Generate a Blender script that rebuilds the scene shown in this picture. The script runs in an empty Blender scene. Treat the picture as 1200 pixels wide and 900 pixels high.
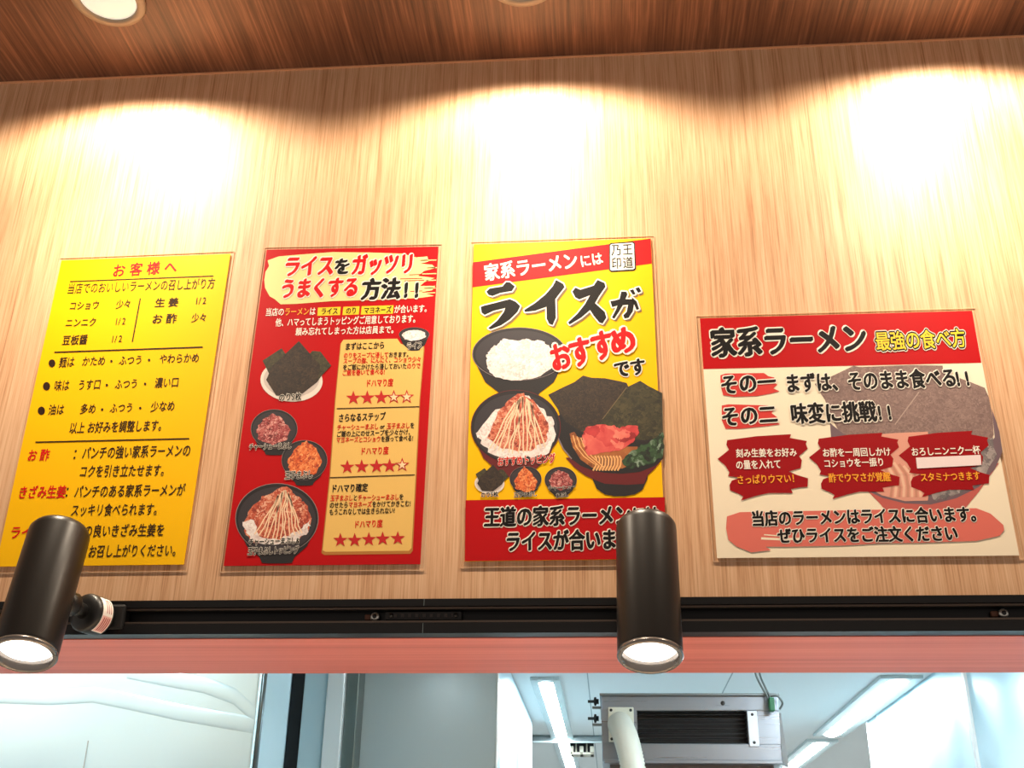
import bpy, bmesh, math, random
from mathutils import Vector, Matrix
random.seed(7)
C = bpy.context.scene.collection
PI = math.pi

# ------------------------------------------------------------------ camera, world, exposure
F_PX, PITCH, YAW, ROLL = 1296.73, 0.442069, -0.088614, 0.015758
EYE = Vector((0, 0, 1.5))
_fw = Vector((math.sin(YAW)*math.cos(PITCH), math.cos(YAW)*math.cos(PITCH), math.sin(PITCH)))
_r0 = Vector((math.cos(YAW), -math.sin(YAW), 0)); _u0 = _r0.cross(_fw)
_r = _r0*math.cos(ROLL) + _u0*math.sin(ROLL); _u = _u0*math.cos(ROLL) - _r0*math.sin(ROLL)
cam_d = bpy.data.cameras.new('camera'); cam_d.sensor_width = 36; cam_d.lens = 36*F_PX/1200
cam_d.clip_start = 0.02
cam = bpy.data.objects.new('camera', cam_d); C.objects.link(cam)
M = Matrix((( _r.x, _u.x, -_fw.x, EYE.x), (_r.y, _u.y, -_fw.y, EYE.y), (_r.z, _u.z, -_fw.z, EYE.z), (0, 0, 0, 1)))
cam.matrix_world = M
sc = bpy.context.scene; sc.camera = cam
sc.view_settings.view_transform = 'Standard'; sc.view_settings.look = 'None'
sc.view_settings.gamma = 1; sc.view_settings.use_curve_mapping = False
sc.view_settings.exposure = 0.0
world = bpy.data.worlds.new('world'); sc.world = world; world.use_nodes = True
bg = world.node_tree.nodes['Background']
bg.inputs[0].default_value = (1.0, 0.87, 0.76, 1); bg.inputs[1].default_value = 0.40

DL_POWER, DL_SPREAD, DL_COLOR = 23.0, 157, (1.0, 0.86, 0.67)       # shop downlights
DL_CORE, LAMP_POWER = 42.0, 40.0
KL_STRENGTH, KL_COLOR = 70.0, (238, 250, 255)                   # kitchen luminaires
WALL_Y, CEIL_Z = 1.4, 1.5 + 1.4*0.894
BEAM_Z, TRACK_TOP = 1.5 + 1.4*0.2205, 1.5 + 1.4*0.2525
KZ = 2.2                                                           # kitchen ceiling

def ray(x, y): return _fw*F_PX + _r*(x-600) - _u*(y-450)
def at_y(x, y, Y=WALL_Y): q = ray(x, y); return EYE + q*(Y/q.y)
def at_z(x, y, Z): q = ray(x, y); return EYE + q*((Z-EYE.z)/q.z)

# ------------------------------------------------------------------ helpers
def lin(c):
    return tuple(((v/255)/12.92 if v/255 <= 0.04045 else ((v/255+0.055)/1.055)**2.4) for v in c) + (1,)

MATS = {}
def mat(name, rgb, rough=0.5, metal=0.0, emit=0.0, coat=0.0, spec=0.5):
    if name in MATS: return MATS[name]
    m = bpy.data.materials.new(name); m.use_nodes = True
    b = m.node_tree.nodes['Principled BSDF']
    b.inputs['Base Color'].default_value = lin(rgb); b.inputs['Roughness'].default_value = rough
    b.inputs['Metallic'].default_value = metal; b.inputs['Coat Weight'].default_value = coat
    b.inputs['Specular IOR Level'].default_value = spec
    if emit:
        b.inputs['Emission Color'].default_value = lin(rgb); b.inputs['Emission Strength'].default_value = emit
    MATS[name] = m; return m

def nodes_of(m): return m.node_tree.nodes, m.node_tree.links, m.node_tree.nodes['Principled BSDF']

def grain(name, stops, scale, rough=0.45, fine=(1.0, 1.0, 1.0), bump=0.05, wide=None, coat=0.0):
    """wood grain stretched along one axis: scale = per-axis noise frequency"""
    m = mat(name, (128, 128, 128), rough, coat=coat); n, l, b = nodes_of(m)
    tc = n.new('ShaderNodeTexCoord'); mp = n.new('ShaderNodeMapping'); mp.inputs['Scale'].default_value = scale
    l.new(tc.outputs['Object'], mp.inputs[0])
    nz = n.new('ShaderNodeTexNoise'); nz.inputs['Scale'].default_value = 1; nz.inputs['Detail'].default_value = 5
    nz.inputs['Roughness'].default_value = 0.65
    l.new(mp.outputs[0], nz.inputs['Vector'])
    mp2 = n.new('ShaderNodeMapping'); mp2.inputs['Scale'].default_value = wide or tuple(s*0.12 for s in scale)
    l.new(tc.outputs['Object'], mp2.inputs[0])
    nz2 = n.new('ShaderNodeTexNoise'); nz2.inputs['Scale'].default_value = 1; nz2.inputs['Detail'].default_value = 3
    l.new(mp2.outputs[0], nz2.inputs['Vector'])
    mx = n.new('ShaderNodeMath'); mx.operation = 'MULTIPLY_ADD'; mx.inputs[1].default_value = 0.34
    l.new(nz2.outputs[0], mx.inputs[0])
    m2 = n.new('ShaderNodeMath'); m2.operation = 'MULTIPLY'; m2.inputs[1].default_value = 0.66
    l.new(nz.outputs[0], m2.inputs[0]); l.new(m2.outputs[0], mx.inputs[2])
    cr = n.new('ShaderNodeValToRGB'); el = cr.color_ramp.elements
    while len(el) < len(stops): el.new(0.5)
    for e, (p, c) in zip(el, stops): e.position = p; e.color = lin(c)
    l.new(mx.outputs[0], cr.inputs[0]); l.new(cr.outputs[0], b.inputs['Base Color'])
    bp = n.new('ShaderNodeBump'); bp.inputs['Strength'].default_value = bump; bp.inputs['Distance'].default_value = 0.001
    l.new(nz.outputs[0], bp.inputs['Height']); l.new(bp.outputs[0], b.inputs['Normal'])
    return m

def brushed(name, rgb, scale, rough=0.3, metal=0.9, amp=0.1, wave=0.0):
    m = mat(name, rgb, rough, metal); n, l, b = nodes_of(m)
    tc = n.new('ShaderNodeTexCoord'); mp = n.new('ShaderNodeMapping'); mp.inputs['Scale'].default_value = scale
    l.new(tc.outputs['Object'], mp.inputs[0])
    nz = n.new('ShaderNodeTexNoise'); nz.inputs['Scale'].default_value = 1; nz.inputs['Detail'].default_value = 4
    l.new(mp.outputs[0], nz.inputs['Vector'])
    mr = n.new('ShaderNodeMapRange'); mr.inputs['To Min'].default_value = rough-amp; mr.inputs['To Max'].default_value = rough+amp
    l.new(nz.outputs[0], mr.inputs[0]); l.new(mr.outputs[0], b.inputs['Roughness'])
    if wave:
        w = n.new('ShaderNodeTexNoise'); w.inputs['Scale'].default_value = 2.5; w.inputs['Detail'].default_value = 1
        l.new(tc.outputs['Object'], w.inputs['Vector'])
        bp = n.new('ShaderNodeBump'); bp.inputs['Strength'].default_value = wave; bp.inputs['Distance'].default_value = 0.05
        l.new(w.outputs[0], bp.inputs['Height']); l.new(bp.outputs[0], b.inputs['Normal'])
    return m

def food(name, cols, scale, rough=0.6):
    """printed food: a speckled mix of ink colours"""
    m = mat(name, (128, 128, 128), rough); n, l, b = nodes_of(m)
    tc = n.new('ShaderNodeTexCoord'); v = n.new('ShaderNodeTexVoronoi'); v.inputs['Scale'].default_value = scale
    nz = n.new('ShaderNodeTexNoise'); nz.inputs['Scale'].default_value = scale*0.8; nz.inputs['Detail'].default_value = 4
    l.new(tc.outputs['Object'], nz.inputs['Vector'])
    ad = n.new('ShaderNodeMixRGB'); ad.blend_type = 'ADD'; ad.inputs[0].default_value = 0.03
    l.new(tc.outputs['Object'], ad.inputs[1]); l.new(nz.outputs[1], ad.inputs[2]); l.new(ad.outputs[0], v.inputs['Vector'])
    sp = n.new('ShaderNodeSeparateColor'); l.new(v.outputs['Color'], sp.inputs[0])
    mx = n.new('ShaderNodeMath'); mx.operation = 'MULTIPLY_ADD'; mx.inputs[1].default_value = 0.5
    mh = n.new('ShaderNodeMath'); mh.operation = 'MULTIPLY'; mh.inputs[1].default_value = 0.5
    l.new(nz.outputs[0], mh.inputs[0]); l.new(sp.outputs[0], mx.inputs[0]); l.new(mh.outputs[0], mx.inputs[2])
    cr = n.new('ShaderNodeValToRGB'); el = cr.color_ramp.elements
    while len(el) < len(cols): el.new(0.5)
    for i, (e, c) in enumerate(zip(el, cols)): e.position = 0.2+0.6*i/(len(cols)-1); e.color = lin(c)
    l.new(mx.outputs[0], cr.inputs[0]); l.new(cr.outputs[0], b.inputs['Base Color'])
    return m

class MB:
    """collects geometry with material slots, builds ONE mesh object"""
    def __init__(s): s.v = []; s.f = []; s.mi = []; s.mats = []; s.smooth = []
    def slot(s, m):
        if m not in s.mats: s.mats.append(m)
        return s.mats.index(m)
    def add(s, vs, fs, m, smooth=False):
        o = len(s.v); s.v += [tuple(v) for v in vs]; k = s.slot(m)
        for f in fs: s.f.append([i+o for i in f]); s.mi.append(k); s.smooth.append(smooth)
    def box(s, a, b, m, bevel=0.0, seg=2):
        bm = bmesh.new(); bmesh.ops.create_cube(bm, size=1)
        for v in bm.verts:
            v.co = Vector([(a[i]+b[i])/2 + v.co[i]*(b[i]-a[i]) for i in range(3)])
        if bevel: bmesh.ops.bevel(bm, geom=bm.edges[:], offset=bevel, segments=seg, affect='EDGES', profile=0.5)
        s.take(bm, m)
    def take(s, bm, m, smooth=False, mx=None):
        bm.verts.index_update()
        s.add([(mx @ v.co if mx else v.co) for v in bm.verts], [[v.index for v in f.verts] for f in bm.faces], m, smooth); bm.free()
    def lathe(s, prof, m, a, axis, seg=40, smooth=True):
        """profile (r, h) revolved about the axis through a"""
        axis = Vector(axis).normalized(); t = Vector((1, 0, 0)) if abs(axis.x) < 0.9 else Vector((0, 1, 0))
        p = axis.cross(t).normalized(); q = axis.cross(p)
        vs = []; fs = []
        for (r, h) in prof:
            for k in range(seg):
                an = 2*PI*k/seg; vs.append(Vector(a)+axis*h+(p*math.cos(an)+q*math.sin(an))*r)
        for i in range(len(prof)-1):
            for k in range(seg):
                k2 = (k+1) % seg; fs.append([i*seg+k, i*seg+k2, (i+1)*seg+k2, (i+1)*seg+k])
        s.add(vs, fs, m, smooth)
        for e, rev in ((0, True), (len(prof)-1, False)):
            if prof[e][0] > 1e-6:
                ring = [vs[e*seg+k] for k in range(seg)]; s.add(ring, [list(range(seg))[::-1] if rev else list(range(seg))], m)
    def tube(s, pts, r, m, seg=12):
        pts = [Vector(p) for p in pts]; vs = []; fs = []
        up = Vector((0.3, 0.2, 0.93)).normalized()
        for i, p in enumerate(pts):
            d = (pts[min(i+1, len(pts)-1)]-pts[max(i-1, 0)]).normalized()
            a = d.cross(up).normalized(); b = d.cross(a)
            rr = r(i) if callable(r) else r
            for k in range(seg): an = 2*PI*k/seg; vs.append(p+(a*math.cos(an)+b*math.sin(an))*rr)
        for i in range(len(pts)-1):
            for k in range(seg): k2 = (k+1) % seg; fs.append([i*seg+k, i*seg+k2, (i+1)*seg+k2, (i+1)*seg+k])
        fs.append(list(range(seg))[::-1]); fs.append([(len(pts)-1)*seg+k for k in range(seg)])
        s.add(vs, fs, m, True)
    def prism(s, prof, x0, x1, m):
        """(y, z) profile extruded along x"""
        k = len(prof); vs = [(x0, y, z) for y, z in prof]+[(x1, y, z) for y, z in prof]
        fs = [[i, (i+1) % k, (i+1) % k+k, i+k] for i in range(k)]+[list(range(k))[::-1], list(range(k, 2*k))]
        s.add(vs, fs, m)
    def build(s, name, parent=None, loc=None):
        me = bpy.data.meshes.new(name)
        off = Vector(loc) if loc else Vector((0, 0, 0))
        me.from_pydata([tuple(Vector(v)-off) for v in s.v], [], s.f)
        for m in s.mats: me.materials.append(m)
        me.polygons.foreach_set('material_index', s.mi); me.polygons.foreach_set('use_smooth', s.smooth)
        me.update()
        o = bpy.data.objects.new(name, me); C.objects.link(o)
        if parent: o.parent = parent
        o.location = off
        return o

def thing(name, label, cat, loc=(0, 0, 0), group=None):
    o = bpy.data.objects.new(name, None); C.objects.link(o); o.location = loc; o.empty_display_size = 0.05
    o['label'] = label; o['category'] = cat
    if group: o['group'] = group
    return o
def part(mb, name, root, label=None):
    """mesh given in world coordinates, parented under an unrotated Empty"""
    L = world_loc(root)
    o = mb.build(name, root); o.data.transform(Matrix.Translation(-L)); o.location = (0, 0, 0)
    if label: o['label'] = label
    return o
def world_loc(o):
    L = Vector((0, 0, 0))
    while o: L += o.location; o = o.parent
    return L
def structure(o): o['kind'] = 'structure'; return o

# ------------------------------------------------------------------ materials
wall_wood = grain('light_wood_wall', [(0.31, (152, 100, 68)), (0.41, (200, 147, 107)), (0.50, (219, 171, 131)), (0.64, (234, 193, 155))],
                  (430, 430, 8), 0.42, bump=0.12, wide=(90, 90, 1.2))
ceil_wood = grain('red_brown_wood_ceiling', [(0.32, (46, 27, 20)), (0.42, (84, 53, 39)), (0.54, (112, 73, 53)), (0.68, (156, 106, 78))],
                  (210, 5, 210), 0.38, bump=0.08, wide=(14, 1.3, 14))
beam_wood = grain('salmon_wood_beam', [(0.3, (190, 92, 80)), (0.5, (216, 116, 102)), (0.7, (232, 136, 120))],
                  (1.2, 160, 160), 0.45, bump=0.05, wide=(0.7, 30, 30))
black_metal = mat('black_track_metal', (20, 19, 20), 0.32, 0.3)
lamp_black = mat('lamp_black', (38, 34, 31), 0.36, 0.35)
dark_plastic = mat('dark_plastic', (22, 21, 21), 0.4)
chrome = mat('bright_screw', (205, 205, 200), 0.25, 0.9)
rim_grey = mat('clear_bezel', (128, 122, 118), 0.2, 0.7)
lamp_glow = mat('lamp_lens_glow', (255, 250, 240), 0.3, emit=3.0)
down_glow = mat('downlight_lens_glow', (214, 220, 212), 0.3, emit=0.6)
white_trim = mat('white_trim', (160, 142, 122), 0.4)
sticker_pink = mat('sticker_pink', (238, 190, 180), 0.6); sticker_ink = mat('sticker_ink', (170, 60, 60), 0.6)
sticker_white = mat('sticker_white', (245, 236, 228), 0.6)
kitchen_white = mat('kitchen_white_panel', (230, 236, 236), 0.5)
light_frame = mat('light_frame_grey', (190, 206, 208), 0.45)
tube_glow = mat('diffuser_glow', KL_COLOR, 0.3, emit=KL_STRENGTH)
steel = brushed('brushed_steel', (140, 148, 158), (3, 3, 120), 0.30, 0.75)
steel_v = brushed('brushed_steel_vertical', (166, 180, 182), (90, 90, 2), 0.34, 0.15)
steel_bright = brushed('bright_sheet_steel', (196, 228, 240), (2, 2, 2), 0.30, 0.45, wave=0.5)
pale_panel = mat('pale_blue_panel', (186, 218, 230), 0.35, 0.15)
gasket = mat('black_gasket', (12, 16, 22), 0.5)
grille_black = mat('grille_black', (14, 14, 16), 0.5)
hose_white = mat('hose_white', (224, 226, 214), 0.5)
plate_white = mat('plate_offwhite', (216, 216, 200), 0.5)
rail_grey = mat('rail_grey', (128, 140, 142), 0.4, 0.6)
green_pl = mat('green_terminal', (20, 96, 60), 0.5)
cable_grey = mat('cable_grey', (96, 104, 104), 0.5)
vent_cream = mat('vent_cream', (206, 202, 184), 0.5)
seam_grey = mat('seam_grey', (150, 165, 168), 0.5)

# ------------------------------------------------------------------ large structure
XL, XR = -2.6, 2.4
WT = 0.23                                                            # wall thickness over the opening
w = MB(); w.box((XL, WALL_Y, BEAM_Z+0.012), (XR, WALL_Y+WT, CEIL_Z), wall_wood)
structure(w.build('wall_front'))
w = MB(); w.box((XL, WALL_Y, BEAM_Z), (XR, WALL_Y+WT, BEAM_Z+0.0119), beam_wood)
structure(w.build('trim_1'))                                         # soffit board of the serving opening
w = MB(); w.box((XL, -2.2, CEIL_Z), (XR, WALL_Y+WT, CEIL_Z+0.05), ceil_wood)
ceiling_obj = structure(w.build('ceiling'))
w = MB(); w.box((XL, WALL_Y-0.003, CEIL_Z-0.002), (XR, WALL_Y, CEIL_Z), mat('joint_line', (220, 160, 120), 0.5))
structure(w.build('trim_2'))
w = MB(); w.box((XL, WALL_Y-0.02, -0.05), (XR, WALL_Y+WT+0.02, 0.96), wall_wood)
structure(w.build('wall_counter'))
w = MB(); w.box((XL, WALL_Y-0.5, 0.96), (XR, WALL_Y+WT+0.3, 1.0), mat('counter_top_pale', (226, 200, 170), 0.4), 0.004)
structure(w.build('trim_5'))                                         # serving counter top, out of view, added to bounce light onto the soffit
RWX = at_z(1095, 787, KZ).x                                          # kitchen right wall
RWY = at_z(1020, 845, KZ).y
KY1 = 8.0
w = MB(); w.box((XL, WALL_Y+WT+0.001, KZ), (RWX+1.2, KY1, KZ+0.05), kitchen_white)
for px in (690, 850):                                                # panel joints in the kitchen ceiling
    x = at_z(px, 805, KZ).x; w.box((x-0.002, WALL_Y+WT, KZ-0.001), (x+0.002, KY1, KZ), seam_grey)
w.build('ceiling_kitchen')['kind'] = 'structure'
w = MB(); w.box((RWX, WALL_Y+WT+0.001, 0.9), (RWX+0.05, RWY, KZ-0.001), steel_bright)
structure(w.build('wall_right'))
w = MB(); w.box((XL, KY1, 0.0), (RWX+1.2, KY1+0.05, KZ+0.05), kitchen_white)
structure(w.build('wall_back'))
w = MB(); w.box((XL, WALL_Y+WT+0.001, -0.05), (RWX+1.2, KY1, 0.0), mat('kitchen_floor_pale', (214, 216, 214), 0.6))
structure(w.build('floor'))
w = MB(); w.box((XL-0.05, WALL_Y+WT+0.001, 0.0), (XL, KY1, KZ+0.05), kitchen_white)
structure(w.build('wall_left'))
# bright cover strips on the seams of the right wall
ys = [RWY-0.02, 0]
q = ray(1134, 810); ys[1] = (RWX-EYE.x)/q.x*q.y
for i, y in enumerate(ys):
    w = MB(); w.box((RWX-0.008, y-0.012, 0.9), (RWX, y+0.012, KZ-0.001), mat('white_strip', (240, 246, 246), 0.35))
    structure(w.build('trim_%d' % (i+3)))

# ------------------------------------------------------------------ shop downlights
def downlight(px, label, dy=None):
    x, y, _ = px
    root = thing('recessed_downlight', label, 'ceiling light', (x, y, CEIL_Z), 'recessed downlights over the posters')
    m = MB(); m.lathe([(0.043, 0.0), (0.056, 0.0), (0.057, 0.002), (0.055, 0.005), (0.045, 0.006), (0.043, 0.004), (0.043, 0.0)], white_trim, (x, y, CEIL_Z), (0, 0, -1), 48)
    part(m, 'trim_ring', root)
    m = MB(); m.lathe([(0.0, 0.0045), (0.03, 0.004), (0.0428, 0.0015)], down_glow, (x, y, CEIL_Z), (0, 0, -1), 48)
    part(m, 'lens', root, 'glowing white lens')
    ld = bpy.data.lights.new('downlight_beam', 'SPOT'); ld.shadow_soft_size = 0.012
    ld.energy = DL_POWER; ld.color = DL_COLOR; ld.spot_size = math.radians(DL_SPREAD); ld.spot_blend = 0.36
    lo = bpy.data.objects.new('downlight_beam', ld); C.objects.link(lo); lo.location = (x, y, CEIL_Z-0.008)
    l2 = bpy.data.lights.new('downlight_core', 'SPOT'); l2.shadow_soft_size = 0.03; l2.energy = DL_CORE; l2.color = DL_COLOR
    l2.spot_size = math.radians(95); l2.spot_blend = 1.0                # the stronger middle of the beam
    lo = bpy.data.objects.new('downlight_core', l2); C.objects.link(lo); lo.location = (x, y, CEIL_Z-0.008)
    return root
d1 = at_z(124, -6, CEIL_Z); d2 = at_z(612, -22, CEIL_Z)
DY = (d1.y+d2.y)/2
print('downlights', d1, d2)
downlight((d1.x, DY, 0), 'round recessed downlight in the brown ceiling above the plain yellow poster')
downlight((d2.x, DY, 0), 'round recessed downlight in the brown ceiling above the yellow rice poster')
downlight((2*d2.x-d1.x, DY, 0), 'round recessed downlight in the brown ceiling above the square poster')

# ------------------------------------------------------------------ lighting track and spot lamps
TF = WALL_Y-0.026                                                    # front of the track
zt, zb = TRACK_TOP, BEAM_Z+0.001
trk = thing('lighting_track', 'long black lighting track along the bottom of the wood wall', 'lighting track', (0, WALL_Y, zb))
hgt = zt-zb
m = MB()
prof = [(WALL_Y, zb), (TF, zb), (TF, zb+hgt*.30), (TF+.004, zb+hgt*.33), (TF+.004, zb+hgt*.37), (TF+.018, zb+hgt*.38), (TF+.018, zb+hgt*.70),
        (TF+.004, zb+hgt*.71), (TF+.004, zb+hgt*.76), (TF, zb+hgt*.79), (TF, zt), (WALL_Y, zt)]
m.prism(prof, XL, XR, black_metal); part(m, 'rail_body', trk)
for f in (.345, .735):
    m = MB(); m.box((XL, TF+.0015, zb+hgt*f-.0012), (XR, TF+.006, zb+hgt*f+.0012), mat('conductor_strip', (96, 84, 76), 0.3, 0.7)); part(m, 'conductor_strip', trk)
jc = at_y(497, 725, TF)
m = MB(); m.box((at_y(450, 725, TF).x, TF+.006, zb+hgt*.42), (at_y(540, 725, TF).x, TF+.0175, zb+hgt*.66), dark_plastic, 0.001)
for k in range(9):
    x = at_y(462+k*8.5, 725, TF).x; m.box((x-.002, TF+.005, zb+hgt*.49), (x+.002, TF+.006, zb+hgt*.59), mat('joiner_mark', (58, 52, 50), .5))
jo = part(m, 'joiner', trk)
for px in (457, 533):
    x = at_y(px, 725, TF).x; m = MB(); m.lathe([(0, .0025), (.003, .002), (.0034, 0)], dark_plastic, (x, TF+.006, zb+hgt*.54), (0, -1, 0), 16); part(m, 'bolt', trk)
m = MB(); x = at_y(496, 725, TF).x; m.box((x-.0003, TF-.0002, zb), (x+.0003, TF, zb+hgt*.3), rail_grey); part(m, 'rail_joint', trk); m = MB(); m.box((x-.0003, TF-.0002, zb+hgt*.79), (x+.0003, TF, zt), rail_grey); part(m, 'rail_joint', trk)
for px in (437, 1181):
    x = at_y(px, 728, TF).x; zc = zb+hgt*.54
    m = MB(); m.lathe([(0.0, .0035), (.0028, .0035), (.0030, .003)], dark_plastic, (x, TF+.0105, zc), (0, -1, 0), 20)
    m.lathe([(.0026, .0036), (.0056, .003), (.0062, .0012), (.0062, 0)], chrome, (x, TF+.011, zc), (0, -1, 0), 24); part(m, 'screw', trk, 'silver screw head in the track slot')
    m = MB(); m.box((x-.014, TF+.012, zc-.0036), (x-.005, TF+.0178, zc+.0036), mat('slot_brown', (110, 70, 50), .6), .0015); part(m, 'screw_slot', trk)

def spot_lamp(top, bot, mount, R, label, sticker):
    top, bot, mount = Vector(top), Vector(bot), Vector(mount)
    ax = (bot-top).normalized(); Lh = (bot-top).length
    root = thing('spot_lamp', label, 'spot lamp', mount, 'track spot lamps')
    m = MB()
    prof = [(0, 0), (R*.80, 0), (R*.93, R*.05), (R*.99, R*.16), (R, R*.3), (R, Lh-.006), (R*.985, Lh-.004), (R*.93, Lh-.004), (R*.93, Lh-.035)]
    m.lathe(prof, lamp_black, top, ax, 64); hs = part(m, 'housing', root)
    m = MB(); m.lathe([(R*.925, Lh-.011), (R*.925, Lh-.002), (R*1.0, Lh-.003), (R*1.01, Lh), (R*.95, Lh+.003), (R*.86, Lh+.0015), (R*.85, Lh-.016), (R*.88, Lh-.020)], rim_grey, top, ax, 64)
    part(m, 'bezel', hs, 'clear grey ring around the lens')
    m = MB(); m.lathe([(R*.86, Lh-.011), (R*.80, Lh-.009), (R*.4, Lh-.0075), (0, Lh-.007)], lamp_glow, top, ax, 64); part(m, 'lens', hs, 'glowing white round lens')
    # adapter on the track, swivel arm to the back of the housing
    neck = top+ax*Lh*.52
    d = (neck-mount); d.z = 0; d.normalize()
    m = MB(); m.box((mount.x-.034, TF-.004, zb+hgt*.14), (mount.x+.034, TF+.017, zb+hgt*.88), dark_plastic, .003); part(m, 'track_adapter', root)
    a0 = mount
    m = MB(); m.lathe([(0, -.012), (.022, -.012), (.0245, -.008), (.0245, .016), (.022, .020), (.012, .022), (0, .022)], dark_plastic, a0+d*.006, d, 40); col_ = part(m, 'swivel_collar', root)
    end = neck - d*(R*.82); st = a0+d*.026
    m = MB(); m.tube([st, st.lerp(end, .3), st.lerp(end, .7), end], .0095, dark_plastic, 20); part(m, 'arm', root)
    jm = st.lerp(end, .62); m = MB(); m.lathe([(0, -.009), (.013, -.009), (.015, -.006), (.015, .006), (.013, .009), (0, .009)], lamp_black, jm, d, 28); part(m, 'pivot', root)
    if sticker:
        t = d.cross(Vector((0, 0, 1))).normalized(); up = Vector((0, 0, 1))
        m = MB(); r = .0249
        def band(h0, h1, a0_, a1_, mt, rr):
            vs = []; fs = []; n = 14
            for i in range(n+1):
                an = a0_+(a1_-a0_)*i/n
                for h in (h0, h1): vs.append(mount+d*(.006+h)+(t*math.cos(an)+up*math.sin(an))*rr)
            for i in range(n): fs.append([2*i, 2*i+1, 2*i+3, 2*i+2])
            m.add(vs, fs, mt, True)
        A0, A1 = STK
        band(-.006, .012, A0, A1, sticker_white, r)
        band(-.005, .011, A0-.06, A0+(A1-A0)*.48, sticker_pink, r+.0002)
        for k in range(4): band(-.003+k*.0032, -.0015+k*.0032, A0-.14, A0+(A1-A0)*.44, sticker_ink, r+.0004)
        for k in range(3): band(-.003+k*.0036, -.002+k*.0036, A0+(A1-A0)*.55, A1+.1, sticker_ink, r+.0004)
        part(m, 'warning_sticker', col_, 'pink and white warning sticker on the collar')
    ld = bpy.data.lights.new('spot_beam', 'SPOT'); ld.energy = LAMP_POWER; ld.spot_size = math.radians(60); ld.spot_blend = .5; ld.color = (1, .93, .82); ld.shadow_soft_size = .03
    lo = bpy.data.objects.new('spot_beam', ld); C.objects.link(lo); lo.location = bot+ax*.012; lo.rotation_euler = ax.to_track_quat('-Z', 'Y').to_euler()
    return root
STK = (PI+1.15, PI-0.9)
tr = at_y(757, 614, 1.300); br = at_y(762, 769, 1.245)
print('lamp', tr, br, (tr-br).length)
spot_lamp(tr, br, (tr.x*.5+br.x*.5+.004, TF-.006, (zb+zt)/2), .0365, 'black cylinder spot lamp hanging in front of the yellow rice poster', False)
tl = at_y(71, 622, 1.305); bl = at_y(28, 767, 1.245)
spot_lamp(tl, bl, (at_y(118, 716, TF).x, TF-.006, (zb+zt)/2), .0375, 'black cylinder spot lamp with a pink sticker on its collar, before the plain yellow poster', True)

# ------------------------------------------------------------------ poster art toolkit
GL = {}
def glyph(ch, off=0.0):
    k = (ch, off)
    if k in GL: return GL[k]
    cu = bpy.data.curves.new('glyph', 'FONT'); cu.body = ch; cu.size = 1; cu.resolution_u = 3; cu.offset = off; cu.fill_mode = 'FRONT'
    ob = bpy.data.objects.new('glyph', cu); C.objects.link(ob)
    dg = bpy.context.evaluated_depsgraph_get(); ev = ob.evaluated_get(dg); me = ev.to_mesh()
    GL[k] = ([(v.co.x, v.co.y) for v in me.vertices], [list(p.vertices) for p in me.polygons])
    ev.to_mesh_clear(); bpy.data.objects.remove(ob); bpy.data.curves.remove(cu)
    return GL[k]
def adv(ch): return 0.30 if ch == ' ' else (0.56 if ord(ch) < 0x2000 else 1.0)

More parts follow.
